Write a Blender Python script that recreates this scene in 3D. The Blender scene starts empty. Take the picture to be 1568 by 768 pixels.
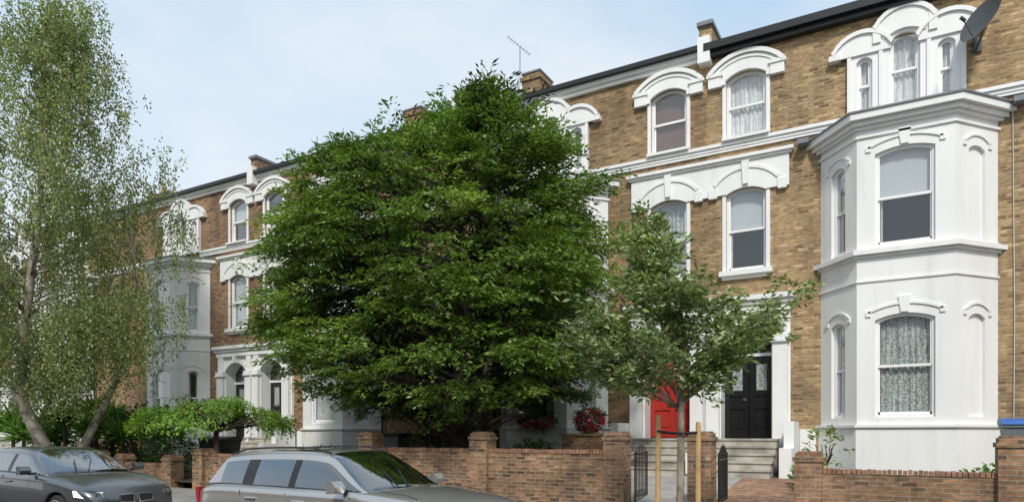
import bpy, math, random
import numpy as np
from mathutils import Vector, noise, Matrix
random.seed(7); rng=np.random.default_rng(7)
D=17.5
sc=bpy.context.scene
# ---------------------------------------------------------------- materials
def newmat(name):
    m=bpy.data.materials.new(name); m.use_nodes=True
    nt=m.node_tree; nt.nodes.clear()
    out=nt.nodes.new('ShaderNodeOutputMaterial')
    return m,nt,out
def N(nt,t,**kw):
    n=nt.nodes.new(t)
    for k,v in kw.items(): setattr(n,k,v)
    return n
def setin(n,k,v):
    n.inputs[k].default_value=v
def c4(c): return (c[0],c[1],c[2],1)
def mixc(nt,a,b,fac,mode='MIX'):
    n=N(nt,'ShaderNodeMix',data_type='RGBA',blend_type=mode)
    for idx,val in ((0,fac),(6,a),(7,b)):
        if hasattr(val,'is_linked') or hasattr(val,'links'): nt.links.new(val,n.inputs[idx])
        else: n.inputs[idx].default_value = val if idx==0 else c4(val)
    return n.outputs[2]
def ramp(nt,src,stops):
    r=N(nt,'ShaderNodeValToRGB'); e=r.color_ramp.elements
    while len(e)<len(stops): e.new(.5)
    for i,(p,c) in enumerate(stops):
        e[i].position=p; e[i].color=c4(c) if hasattr(c,'__len__') else (c,c,c,1)
    nt.links.new(src,r.inputs[0]); return r.outputs[0]
def noisetex(nt,scale,detail=4,coord='Object',sc3=None,rough=.55):
    tc=N(nt,'ShaderNodeTexCoord'); n=N(nt,'ShaderNodeTexNoise')
    setin(n,'Scale',scale); setin(n,'Detail',detail); setin(n,'Roughness',rough)
    if sc3:
        mp=N(nt,'ShaderNodeMapping'); setin(mp,'Scale',sc3)
        nt.links.new(tc.outputs[coord],mp.inputs[0]); nt.links.new(mp.outputs[0],n.inputs[0])
    else: nt.links.new(tc.outputs[coord],n.inputs[0])
    return n.outputs[0]
def bump(nt,h,strength=.3,dist=.01):
    b=N(nt,'ShaderNodeBump'); setin(b,'Strength',strength); setin(b,'Distance',dist)
    nt.links.new(h,b.inputs['Height']); return b.outputs[0]
def simple(name,col,rough=.6,metal=0,var=.15,vscale=3,bumps=0,bscale=40,coat=0,streak=False,spec=.5,grime=False):
    m,nt,out=newmat(name); p=N(nt,'ShaderNodeBsdfPrincipled')
    setin(p,'Roughness',rough); setin(p,'Metallic',metal); setin(p,'Coat Weight',coat); setin(p,'Coat Roughness',.04)
    setin(p,'Specular IOR Level',spec)
    n=noisetex(nt,vscale,5,sc3=(1,1,.25) if streak else None)
    v=ramp(nt,n,[(.3,1-var),(.7,1+var*.3)])
    c=mixc(nt,col,v,1.0,'MULTIPLY')
    if grime:
        g=ramp(nt,noisetex(nt,1.7,6,sc3=(1.6,1.6,.22),rough=.65),[(.54,(1,1,1)),(.76,(.86,.845,.81))])
        c=mixc(nt,c,g,1.0,'MULTIPLY')
    nt.links.new(c,p.inputs['Base Color'])
    if bumps:
        nt.links.new(bump(nt,noisetex(nt,bscale,4),bumps),p.inputs['Normal'])
    nt.links.new(p.outputs[0],out.inputs[0]); return m
def brickmat(name,c1,c2,mortar,stain=.45,msize=.011,lo=.55,hi=1.35):
    m,nt,out=newmat(name); p=N(nt,'ShaderNodeBsdfPrincipled'); setin(p,'Roughness',.9); setin(p,'Specular IOR Level',.2)
    tc=N(nt,'ShaderNodeTexCoord')
    b=N(nt,'ShaderNodeTexBrick'); nt.links.new(tc.outputs['UV'],b.inputs[0])
    b.offset=.5
    for k,v in (('Color1',(0,0,0,1)),('Color2',(1,1,1,1)),('Mortar',(.5,.5,.5,1)),('Scale',1),('Mortar Size',msize),('Mortar Smooth',.3),('Bias',0),('Brick Width',.225),('Row Height',.075)): setin(b,k,v)
    mid=tuple((a+b_)/2 for a,b_ in zip(c1,c2))
    col=ramp(nt,b.outputs[0],[(0,tuple(x*lo for x in c2)),(.12,c2),(.4,mid),(.7,c1),(.9,tuple(x*1.08 for x in c1)),(1.0,tuple(x*hi for x in c1))])
    n0=ramp(nt,noisetex(nt,3.1,2,'UV',sc3=(1.4,4.4,1)),[(.54,0),(.66,.5)])
    col=mixc(nt,col,(c1[0]*.95,c1[1]*.70,c1[2]*.62),n0)
    c=mixc(nt,col,mortar,b.outputs[1])
    n1=ramp(nt,noisetex(nt,.55,7,'UV',rough=.62),[(.32,1-stain),(.62,1.06)])
    c=mixc(nt,c,n1,1.0,'MULTIPLY')
    s=ramp(nt,noisetex(nt,1.1,6,'UV',sc3=(1,.6,1),rough=.65),[(.5,0),(.75,.55)])
    c=mixc(nt,c,tuple(.42*sum(c2)/3*k for k in (1.12,1,.85)),s)
    n2=ramp(nt,noisetex(nt,13,4,'UV',sc3=(.6,1.5,1)),[(.3,.68),(.7,1.24)])
    c=mixc(nt,c,n2,1.0,'MULTIPLY')
    n3=ramp(nt,noisetex(nt,2.2,4,'UV',sc3=(1,.12,1)),[(.35,.76),(.55,1.03)])
    c=mixc(nt,c,n3,.8,'MULTIPLY')
    nt.links.new(c,p.inputs['Base Color'])
    h=mixc(nt,(1,1,1),(0,0,0),b.outputs[1])
    nt.links.new(bump(nt,h,.6,.01),p.inputs['Normal'])
    nt.links.new(p.outputs[0],out.inputs[0]); return m
def glassmat(name,base=.12,tint=(.8,.85,.85),rough=.01,gain=.75):
    m,nt,out=newmat(name)
    t=N(nt,'ShaderNodeBsdfTransparent'); setin(t,'Color',c4(tint))
    g=N(nt,'ShaderNodeBsdfGlossy'); setin(g,'Roughness',rough); setin(g,'Color',(.95,.97,1,1))
    lw=N(nt,'ShaderNodeLayerWeight'); setin(lw,'Blend',.35)
    mr=N(nt,'ShaderNodeMapRange'); setin(mr,'To Min',base); setin(mr,'To Max',gain)
    nt.links.new(lw.outputs['Facing'],mr.inputs[0])
    mx=N(nt,'ShaderNodeMixShader'); nt.links.new(mr.outputs[0],mx.inputs[0]); nt.links.new(t.outputs[0],mx.inputs[1]); nt.links.new(g.outputs[0],mx.inputs[2])
    nt.links.new(bump(nt,noisetex(nt,1.6,1),.04,.05),g.inputs['Normal'])
    nt.links.new(mx.outputs[0],out.inputs[0]); return m
def leafmat(name,dark,mid,light,trans=.35,patch=None,pscale=.5):
    m,nt,out=newmat(name)
    gi=N(nt,'ShaderNodeNewGeometry')
    c=ramp(nt,gi.outputs['Random Per Island'],[(0,dark),(.55,mid),(1,light)])
    n=ramp(nt,noisetex(nt,pscale,3),[(.35,.7),(.65,1.3)])
    c=mixc(nt,c,n,1.0,'MULTIPLY')
    if patch:
        f=ramp(nt,noisetex(nt,.6,2,sc3=(1,1.3,1)),[(.55,0),(.72,.8)])
        c=mixc(nt,c,patch,f)
    p=N(nt,'ShaderNodeBsdfPrincipled'); setin(p,'Roughness',.42); setin(p,'Specular IOR Level',.45)
    nt.links.new(c,p.inputs['Base Color'])
    t=N(nt,'ShaderNodeBsdfTranslucent'); c2=mixc(nt,c,(1.3,1.5,.6),1.0,'MULTIPLY'); nt.links.new(c2,t.inputs[0])
    mx=N(nt,'ShaderNodeMixShader'); setin(mx,0,trans)
    nt.links.new(p.outputs[0],mx.inputs[1]); nt.links.new(t.outputs[0],mx.inputs[2]); nt.links.new(mx.outputs[0],out.inputs[0]); return m
def lacemat(name,c1,c2,scale=30):
    m,nt,out=newmat(name)
    p=N(nt,'ShaderNodeBsdfPrincipled'); setin(p,'Roughness',.9)
    n=ramp(nt,noisetex(nt,scale,3),[(.4,0),(.6,1)])
    w=ramp(nt,noisetex(nt,9,2,sc3=(3,3,.15)),[(.35,.7),(.65,1.1)])
    c=mixc(nt,c1,c2,n); c=mixc(nt,c,w,1.0,'MULTIPLY'); nt.links.new(c,p.inputs['Base Color'])
    nt.links.new(p.outputs[0],out.inputs[0]); return m

M={}
M['brickA']=brickmat('stock_brick_yellow',(.47,.325,.165),(.32,.21,.105),(.38,.31,.215),stain=.28)
M['brickB']=brickmat('stock_brick_brown',(.40,.265,.135),(.265,.17,.09),(.32,.26,.18),stain=.36)
M['brickD']=brickmat('stock_brick_red_brown',(.37,.225,.13),(.24,.145,.09),(.28,.22,.16),stain=.3)
M['brickW']=brickmat('garden_wall_brick',(.38,.215,.12),(.21,.13,.08),(.34,.28,.205),stain=.5,msize=.012)
M['brickcop']=simple('coping_brick',(.34,.19,.12),.9,var=.6,vscale=9,bumps=.3)
M['white']=simple('white_stucco',(.82,.82,.81),.6,var=.08,vscale=1.3,bumps=.08,bscale=18,streak=True,grime=True)
M['frame']=simple('white_gloss_frame',(.84,.84,.84),.35,var=.05)
M['glass']=glassmat('window_glass',base=.10,tint=(.93,.95,.95),gain=.62)
M['carglass']=glassmat('car_glass',base=.10,tint=(.22,.27,.26),gain=.8)
M['dark']=simple('dark_trim_and_room_shade',(.03,.03,.032),.9)  # near-black for car seats and for room shade painted behind panes
M['net']=lacemat('net_curtain',(.66,.67,.66),(.82,.83,.82),12)
M['lace']=lacemat('lace_curtain',(.72,.75,.73),(.27,.31,.30),26)
M['brown']=simple('brown_blind',(.26,.13,.10),.7)
M['plainb']=simple('grey_blind_reflection',(.55,.58,.60),.8,var=.05)
M['slate']=simple('slate_roof',(.10,.10,.11),.7,bumps=.4,bscale=8)
M['gutter']=simple('black_gutter',(.015,.015,.018),.35)
M['lead']=simple('lead_flashing',(.18,.2,.22),.55)
M['stone']=simple('worn_step_stone',(.48,.45,.39),.85,var=.5,vscale=2.5,bumps=.3)
M['blackdoor']=simple('black_door_paint',(.012,.012,.014),.25)
M['reddoor']=simple('red_door_paint',(.42,.035,.025),.35)
M['brass']=simple('brass',(.55,.38,.12),.3,metal=1)
M['concrete']=simple('concrete',(.36,.35,.33),.9,var=.3)
M['asphalt']=simple('asphalt',(.05,.05,.052),.9,bumps=.5,bscale=120)
M['soil']=simple('garden_soil',(.07,.055,.035),.95,var=.5)
M['grass']=simple('ground_green',(.06,.09,.03),.95,var=.5,vscale=.3)
M['bark']=simple('bark_dark',(.07,.055,.04),.9,var=.5,vscale=8,bumps=.8,bscale=20)
M['barkl']=simple('bark_pale',(.34,.29,.22),.9,var=.6,vscale=6,bumps=.5,bscale=20)
M['birch']=simple('bark_birch',(.36,.31,.26),.85,var=.85,vscale=4,bumps=.5,bscale=12)
M['stake']=simple('stake_wood',(.55,.36,.17),.8,var=.35,vscale=6)
M['iron']=simple('wrought_iron',(.015,.015,.015),.4)
M['rubber']=simple('rubber',(.02,.02,.02),.8)
M['alloy']=simple('alloy',(.5,.5,.52),.3,metal=1)
M['pole']=simple('aerial_metal',(.16,.16,.17),.5)
M['blue']=simple('blue_plastic',(.02,.12,.42),.45)
M['greybin']=simple('grey_plastic',(.16,.18,.2),.5)
M['blackbin']=simple('black_plastic',(.02,.02,.022),.4)
M['dish']=simple('dish_grey',(.07,.075,.08),.5)
M['pink']=simple('pink_petals',(.75,.03,.15),.6)
M['terra']=simple('terracotta',(.36,.14,.07),.8)
M['leafBig']=leafmat('leaf_big',(.055,.105,.02),(.12,.20,.036),(.25,.35,.08),.3,patch=(.29,.38,.065))
M['leafInnerShade']=leafmat('leaf_inner_shade',(.014,.028,.009),(.022,.045,.013),(.035,.07,.018),.15)  # darker leaf copy: shade inside the crown painted into the colour
M['leafYoung']=leafmat('leaf_young',(.10,.15,.05),(.21,.28,.10),(.48,.53,.28),.25)
M['leafBirch']=leafmat('leaf_birch',(.10,.135,.05),(.20,.24,.09),(.35,.37,.16),.4)
M['leafMaple']=leafmat('leaf_maple',(.08,.16,.02),(.15,.28,.035),(.26,.38,.05),.35)
M['leafYucca']=leafmat('leaf_yucca',(.05,.12,.02),(.11,.24,.035),(.22,.38,.06),.25)
M['leafShrub']=leafmat('leaf_shrub',(.025,.06,.015),(.05,.11,.025),(.10,.18,.04),.25)

# ---------------------------------------------------------------- mesh builder
class MB:
    def __init__(s): s.v=[]; s.f=[]; s.m=[]
    def face(s,pts,mat=0):
        i=len(s.v); s.v.extend([tuple(p) for p in pts]); s.f.append(tuple(range(i,i+len(pts)))); s.m.append(mat)
    def fbox(s,F,u0,u1,o0,o1,z0,z1,mat=0):
        c=[F(u,o,z) for z in (z0,z1) for o in (o0,o1) for u in (u0,u1)]
        i=len(s.v); s.v.extend([tuple(p) for p in c])
        for q in ((0,1,3,2),(4,6,7,5),(0,4,5,1),(2,3,7,6),(0,2,6,4),(1,5,7,3)):
            s.f.append(tuple(i+k for k in q)); s.m.append(mat)
    def prism(s,pts,vec,mat=0):
        a=[Vector(p) for p in pts]; b=[p+Vector(vec) for p in a]; n=len(a)
        s.face(a,mat); s.face(b[::-1],mat)
        for i in range(n):
            j=(i+1)%n; s.face([a[i],b[i],b[j],a[j]],mat)
    def band(s,F,outer,inner,o0,o1,mat=0):
        n=len(outer)
        P=lambda q,o:F(q[0],o,q[1])
        for i in range(n-1):
            a,b,c,d=outer[i],outer[i+1],inner[i+1],inner[i]
            s.face([P(a,o1),P(b,o1),P(c,o1),P(d,o1)],mat)
            s.face([P(a,o0),P(b,o0),P(b,o1),P(a,o1)],mat)
            s.face([P(d,o0),P(c,o0),P(c,o1),P(d,o1)],mat)
        for k in (0,-1):
            a,d=outer[k],inner[k]; s.face([P(a,o0),P(a,o1),P(d,o1),P(d,o0)],mat)
    def tube(s,pts,rad,n=7,mat=0):
        pts=[Vector(p) for p in pts]; rings=[]
        for i,p in enumerate(pts):
            t=(pts[min(i+1,len(pts)-1)]-pts[max(i-1,0)]).normalized()
            a=t.cross(Vector((.3,.9,.1)) if abs(t.z)>.8 else Vector((0,0,1))).normalized(); b=t.cross(a)
            i0=len(s.v); r=rad[i] if hasattr(rad,'__len__') else rad
            for k in range(n):
                th=2*math.pi*k/n; s.v.append(tuple(p+a*math.cos(th)*r+b*math.sin(th)*r))
            rings.append(i0)
        for i in range(len(rings)-1):
            for k in range(n):
                k2=(k+1)%n; s.f.append((rings[i]+k,rings[i]+k2,rings[i+1]+k2,rings[i+1]+k)); s.m.append(mat)
        s.f.append(tuple(rings[0]+k for k in range(n))[::-1]); s.m.append(mat)
        s.f.append(tuple(rings[-1]+k for k in range(n))); s.m.append(mat)
    def obj(s,name,mats,parent=None,smooth=False,bevel=0):
        if not s.f: return None
        me=bpy.data.meshes.new(name); me.from_pydata(s.v,[],s.f)
        for m in (mats if isinstance(mats,(list,tuple)) else [mats]): me.materials.append(m)
        me.polygons.foreach_set('material_index',s.m)
        uv=me.uv_layers.new(name='UVMap')
        for p in me.polygons:
            n=p.normal
            if abs(n.z)>.75:
                for li in p.loop_indices:
                    co=me.vertices[me.loops[li].vertex_index].co; uv.data[li].uv=(co.x,co.y)
            else:
                t=Vector((0,0,1)).cross(n)
                if t.x<-.01 or (abs(t.x)<=.01 and t.y<0): t=-t
                t.normalize()
                for li in p.loop_indices:
                    co=me.vertices[me.loops[li].vertex_index].co; uv.data[li].uv=(co.dot(t),co.z)
        if smooth: me.polygons.foreach_set('use_smooth',[True]*len(me.polygons))
        me.update()
        o=bpy.data.objects.new(name,me); sc.collection.objects.link(o)
        if parent: o.parent=parent
        if bevel:
            b=o.modifiers.new('bevel','BEVEL'); b.width=bevel; b.segments=2; b.limit_method='ANGLE'
        return o
W=lambda x,y,z:(x,y,z)
def empty(name,loc=(0,0,0),rotz=0):
    e=bpy.data.objects.new(name,None); e.location=loc; e.rotation_euler=(0,0,rotz); e.empty_display_size=.3
    sc.collection.objects.link(e); return e
def archz(u,c,hw,top,rise):
    if rise<=0: return top
    R=(hw*hw+rise*rise)/(2*rise); x=min(abs(u-c),hw)
    return top-R+math.sqrt(max(R*R-x*x,0))
def arcpts(c,hw,top,rise,n=14):
    return [(c-hw+2*hw*i/n, archz(c-hw+2*hw*i/n,c,hw,top,rise)) for i in range(n+1)]
def wall_panel(mb,F,u0,u1,z0,z1,ops,o=0,depth=.14,mat=0,rmat=None):
    rmat=mat if rmat is None else rmat
    bp=sorted(set([u0,u1]+[q for p in ops for q in p[:2]]))
    for a,b in zip(bp[:-1],bp[1:]):
        cov=sorted([p for p in ops if p[0]<=a+1e-6 and p[1]>=b-1e-6],key=lambda p:p[2])
        low=[(a,z0),(b,z0)]
        for p in cov:
            poly=low+[(b,p[2]),(a,p[2])]
            mb.face([F(u,o,z) for u,z in poly],mat)
            c=(p[0]+p[1])/2; hw=(p[1]-p[0])/2
            low=[(u,archz(u,c,hw,p[3],p[4])) for u in np.linspace(a,b,11)]
        mb.face([F(u,o,z) for u,z in low+[(b,z1),(a,z1)]],mat)
    for (a,b,s_,t,r) in ops:
        ap=arcpts((a+b)/2,(b-a)/2,t,r,12)
        loop=[(a,s_)]+ap+[(b,s_)]
        for i in range(len(loop)):
            p,q=loop[i],loop[(i+1)%len(loop)]
            mb.face([F(p[0],o,p[1]),F(q[0],o,q[1]),F(q[0],o-depth,q[1]),F(p[0],o-depth,p[1])],rmat)

def window(B,F,a,b,s_,t,r,o,style='net',fw=.055,sash=True):
    fr=B['frame']; gl=B['glass']; c=(a+b)/2; hw=(b-a)/2
    side=archz(a,c,hw,t,r)
    fr.fbox(F,a,a+fw,o-.13,o,s_,side); fr.fbox(F,b-fw,b,o-.13,o,s_,side)
    fr.fbox(F,a+fw,b-fw,o-.13,o+.03,s_,s_+fw)
    top=arcpts(c,hw,t,r); n=len(top)
    inn=[(a+fw+(hw-fw)*2*i/(n-1), z-fw) for i,(u,z) in enumerate(top)]
    fr.band(F,top,inn,o-.13,o+.002)
    mid=(s_+t)/2
    sw=.035
    ai,bi=a+fw,b-fw; si=s_+fw; ti=t-fw
    if sash:
        fr.fbox(F,ai,bi,o-.09,o-.03,mid-.03,mid+.025)
        for (u0,u1) in ((ai,ai+sw),(bi-sw,bi)):
            fr.fbox(F,u0,u1,o-.06,o-.028,mid,side-fw*.3)
            fr.fbox(F,u0,u1,o-.11,o-.075,si,mid)
        fr.fbox(F,ai,bi,o-.11,o-.075,si,si+.06)
    up=[(ai,mid),(bi,mid)]+[(u,z) for u,z in inn[::-1]]
    gl.face([F(u,o-.05,z) for u,z in up])
    gl.face([F(ai,o-.09,si),F(bi,o-.09,si),F(bi,o-.09,mid),F(ai,o-.09,mid)])
    B['dark'].face([F(a-.2,o-.7,s_-.2),F(b+.2,o-.7,s_-.2),F(b+.2,o-.7,t+.2),F(a-.2,o-.7,t+.2)])  # near-black sheet painted in place of the shade deeper in the room
    def sheet(key,u0,u1,z0,z1,amp=.018,nf=9,oo=.15):
        n=int(max(6,nf*6*(u1-u0)))
        for i in range(n):
            ua=u0+(u1-u0)*i/n; ub=u0+(u1-u0)*(i+1)/n
            fa=amp*math.sin(ua*nf*6.28)+amp*.5*math.sin(ua*23+1); fb=amp*math.sin(ub*nf*6.28)+amp*.5*math.sin(ub*23+1)
            B[key].face([F(ua,o-oo+fa,z0),F(ub,o-oo+fb,z0),F(ub,o-oo+fb,z1),F(ua,o-oo+fa,z1)])
    if style=='net': sheet('net',a,b,s_,t)
    elif style=='lace': sheet('lace',a,b,s_,t)
    elif style=='drape':
        sheet('net',a,a+hw*.62,s_,t,.03); sheet('net',b-hw*.62,b,s_,t,.03)
    elif style=='halfnet': sheet('net',a,b,s_,mid)
    elif style=='brown':
        z=s_+.05
        while z<t:
            B['brown'].face([F(a,o-.14,z),F(b,o-.14,z),F(b,o-.16,z+.045),F(a,o-.16,z+.045)]); z+=.05
    elif style=='dusk': B['plainb'].face([F(a,o-.14,mid-.02),F(b,o-.14,mid-.02),F(b,o-.14,t),F(a,o-.14,t)]); sheet('net',a,a+hw*.25,s_,mid,.03)  # grey half-blind also paints a pale reflection into the upper pane

def house(Xp,m,brick,styles,door='black',white_eaves=True,stub=False,chim=(),pipe=True):
    H=empty('brick_house')
    F=lambda u,o,z:(Xp+m*u,D-o,z)
    B={k:MB() for k in ('wall','white','frame','glass','dark','net','lace','brown','plainb','roof','gutter','step','door','lead','brass','pot')}
    wl,wh=B['wall'],B['white']
    Wd=8.37; cb=4.36
    st=dict(w2='net',w1='net',b1='net',bg='lace',t='net'); st.update(styles)
    w2=(.49,1.45,8.99,10.62,.17); w1=(.49,1.45,5.70,7.74,.14)
    dr=(.38,1.58,1.55,4.36,.34)
    trip=(cb-1.1,cb+1.1,8.97,10.5,0)
    bayop=(cb-1.66,cb+1.66,.5,8.3,0)
    wall_panel(wl,F,.0,Wd,.4,11.38,[w2,w1,(dr[0]-.05,dr[1]+.05,1.4,4.45,.3),trip,bayop],0,.14)
    for u in (.015,Wd-.015): wl.face([F(u,-.002,.4),F(u,-9,.4),F(u,-9,11.3),F(u,-.002,11.3)])
    wl.face([F(0,-9,.3),F(Wd,-9,.3),F(Wd,-9,11.3),F(0,-9,11.3)])
    rf=B['roof']
    rf.face([F(0,.12,11.44),F(Wd,.12,11.44),F(Wd,-4.4,13.0),F(0,-4.4,13.0)]); rf.face([F(0,-9.2,11.3),F(Wd,-9.2,11.3),F(Wd,-4.4,13.0),F(0,-4.4,13.0)])
    g=B['gutter']
    if white_eaves:
        wh.fbox(F,.0,Wd,.0,.10,11.10,11.2); wh.fbox(F,.0,Wd,.0,.17,11.2,11.31)
        g.fbox(F,.0,Wd,.0,.28,11.312,11.43)
    else:
        g.fbox(F,.0,Wd,.0,.20,11.10,11.22); g.fbox(F,.0,Wd,.0,.32,11.222,11.40)
    for w,k in ((w2,'w2'),(w1,'w1')): window(B,F,*w[:4],w[4],-.07,st[k])
    c=.97; n=14
    zi=10.62
    out=[(c-.84,10.36)]+arcpts(c,.84,11.02,.40,n)+[(c+.84,10.36)]; inn=[(c-.48,10.36)]+arcpts(c,.48,zi,.17,n)+[(c+.48,10.36)]
    wh.band(F,out,inn,.0,.09)
    wh.band(F,arcpts(c,.92,11.10,.42,n),arcpts(c,.86,11.0,.40,n),.0,.16)
    wh.band(F,arcpts(c,.85,10.97,.40,n),arcpts(c,.80,10.90,.38,n),.0,.115)
    for sgn in (-1,1):
        ux=c+sgn*.74; wh.fbox(F,ux-.20,ux+.20,.0,.15,10.58,10.66); wh.fbox(F,ux-.16,ux+.16,.0,.12,10.33,10.58)
        wh.fbox(F,c+sgn*.52-.045,c+sgn*.52+.045,.0,.035,8.99,10.4)
    arc=arcpts(c,.48,7.74,.14,n)
    ii=[(.0,7.62),(.48,7.62)]+arc+[(1.46,7.62),(1.97,7.62)]
    ii[1]=(.489,7.62); ii[-2]=(1.451,7.62)
    oo=[(p[0],8.38) for p in ii]
    wh.band(F,oo,ii,.0,.07)
    wh.fbox(F,.0,2.04,.0,.12,8.382,8.44); wh.fbox(F,.0,2.08,.0,.17,8.442,8.52)
    wh.band(F,arcpts(c,.78,8.26,.36,n),arcpts(c,.73,8.19,.35,n),.0,.10)
    wh.prism([F(c-.06,.0,7.80),F(c+.06,.0,7.80),F(c+.09,.0,8.37),F(c-.09,.0,8.37)],(0,-.13,0))
    for u in (.08,1.72): wh.fbox(F,u,u+.20,.0,.11,7.56,7.80)
    for sgn in (-1,1): wh.fbox(F,c+sgn*.52-.045,c+sgn*.52+.045,.0,.035,5.7,7.62)
    wh.fbox(F,.34,1.60,.0,.16,5.58,5.70); wh.fbox(F,.40,1.54,.0,.09,5.50,5.58)
    wh.fbox(F,.42,1.52,.0,.18,8.93,8.995)
    for (a,b) in ((0,cb-1.14),(cb+1.14,Wd)):
        wh.fbox(F,a,b,.0,.05,8.70,8.76); wh.fbox(F,a,b,.0,.07,8.762,8.84); wh.fbox(F,a,b,.0,.11,8.842,8.92)
    c=cb
    t0=(c-.30,c+.30,8.99,10.55,.14); tl=(c-.95,c-.63,8.99,10.2,.10); tr=(c+.63,c+.95,8.99,10.2,.10)
    wall_panel(wh,F,c-1.14,c+1.14,8.90,10.62,[t0,tl,tr],.07,.16)
    for u in (c-1.14,c+1.14): wh.face([F(u,0,8.9),F(u,.07,8.9),F(u,.07,10.62),F(u,0,10.62)])
    for w in (t0,tl,tr): window(B,F,*w,-.02,st['t'])
    for u in (c-.5,c+.42,c-1.14,c+1.06): wh.fbox(F,u,u+.08,.07,.11,8.93,10.25 if abs(u-c)>.8 else 10.45)
    n=12
    for sgn in (-1,1):
        cc=c+sgn*.84
        wh.band(F,arcpts(cc,.58,10.72,.38,n),[(cc-.58+1.16*i/n,10.26) for i in range(n+1)],.068,.12)
        wh.band(F,arcpts(cc,.63,10.80,.38,n),arcpts(cc,.58,10.71,.37,n),.0,.17)
        wh.fbox(F,cc+sgn*.56-.12,cc+sgn*.56+.12,.0,.17,10.24,10.36)
    wh.band(F,arcpts(c,.56,11.08,.36,n),arcpts(c,.40,10.62,.16,n),.066,.14)
    wh.band(F,[(c-.56+1.12*i/n,10.75) for i in range(n+1)],[(c-.56+1.12*i/n,10.62) for i in range(n+1)],.066,.138)
    wh.band(F,arcpts(c,.62,11.16,.38,n),arcpts(c,.56,11.07,.37,n),.0,.18)
    for u in (c-.62,c+.46): wh.fbox(F,u,u+.16,.066,.16,10.42,10.82)
    hb,hf,pj=1.70,.90,.95
    def prof(e):
        k=e*.414*1.1
        return [(cb-hb-e*1.3,0),(cb-hf-k,pj+e),(cb+hf+k,pj+e),(cb+hb+e*1.3,0)]
    def pband(mb,e,z0,z1):
        P=prof(e); bot=[F(u,o,z0) for u,o in P]; top=[F(u,o,z1) for u,o in P]
        mb.face(top); mb.face(bot)
        for i in range(3): mb.face([bot[i],bot[i+1],top[i+1],top[i]])
    P=prof(0)
    for i in range(3):
        p,q=Vector(P[i]),Vector(P[i+1]); L=(q-p).length; d=(q-p)/L; nn=Vector((-d.y,d.x))
        G=(lambda p,d,nn:(lambda u,o,z:F(p.x+d.x*u+nn.x*o,p.y+d.y*u+nn.y*o,z)))(p,d,nn)
        if i==1:
            ops=[(L/2-.55,L/2+.55,2.02,4.21,.12),(L/2-.55,L/2+.55,5.66,7.74,.10)]
        else:
            ops=[(L/2-.24,L/2+.24,2.02,4.15,.10),(L/2-.24,L/2+.24,5.66,7.62,.10)]
        niche=(i==2 and st.get('niche'))
        wall_panel(wh,G,0,L,.4,8.3,ops,0,.07 if niche else .16)
        for k,op in enumerate(ops):
            if niche:
                wh.face([G(op[0]-.01,-.07,op[2]-.01),G(op[1]+.01,-.07,op[2]-.01),G(op[1]+.01,-.07,op[3]+.02),G(op[0]-.01,-.07,op[3]+.02)])
            else: window(B,G,*op,-.07,st['bg'] if k==0 else st['b1'])
            ch=(op[0]+op[1])/2; hw=(op[1]-op[0])/2; up=op[3]
            wh.band(G,arcpts(ch,hw+.15,up+.24,.17,n),arcpts(ch,hw+.12,up+.19,.165,n),.0,.03)
            if i==1: wh.prism([G(ch-.07,.0,up+.02),G(ch+.07,.0,up+.02),G(ch+.12,.0,up+.36),G(ch-.12,.0,up+.36)],tuple(Vector(G(0,.04,0))-Vector(G(0,0,0))))
            for sgn in (-1,1): wh.fbox(G,ch+sgn*(hw+.13)-.05,ch+sgn*(hw+.13)+.05,.0,.03,up-.04,up+.07)
    pband(wh,.04,.4,1.80); pband(wh,.09,1.802,1.86)
    pband(wh,.05,5.44,5.50); pband(wh,.13,5.502,5.60)
    pband(wh,.03,4.92,4.96)
    pband(wh,.04,8.02,8.07); pband(wh,.08,8.20,8.26); pband(wh,.15,8.262,8.36); pband(wh,.25,8.362,8.50); pband(B['lead'],.28,8.502,8.54)
    wall_panel(wh,F,.0,2.0,1.35,4.62,[dr],.10,.46)
    wh.face([F(2.0,0,1.35),F(2.0,.10,1.35),F(2.0,.10,4.62),F(2.0,0,4.62)])
    for (a,b) in ((.04,.36),(1.62,1.96)):
        e=0 if a<.1 else 1
        wh.fbox(F,a,b,.09,.24,1.2,3.86); wh.fbox(F,a-.04*e,b+.04,.09,.30,3.86,3.93); wh.fbox(F,a-.03*e,b+.03,.09,.27,3.932,4.04); wh.fbox(F,a-.03*e,b+.03,.09,.30,.6,1.45)
        wh.fbox(F,a+.03,b-.03,.09,.20,4.04,4.62)
    cd=.98
    wh.band(F,arcpts(cd,.68,4.50,.36,n),arcpts(cd,.60,4.38,.34,n),.09,.16)
    wh.fbox(F,cd-.07,cd+.07,.09,.24,4.38,4.66)
    wh.fbox(F,0,2.02,.0,.22,4.622,4.80); wh.fbox(F,0,2.08,.0,.28,4.802,4.90); wh.fbox(F,0,2.12,.0,.35,4.902,5.02)
    dm=B['door']; od=-.36
    a,b=dr[0],dr[1]
    dm.fbox(F,a,b,od-.06,od-.02,1.55,3.6)
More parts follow.
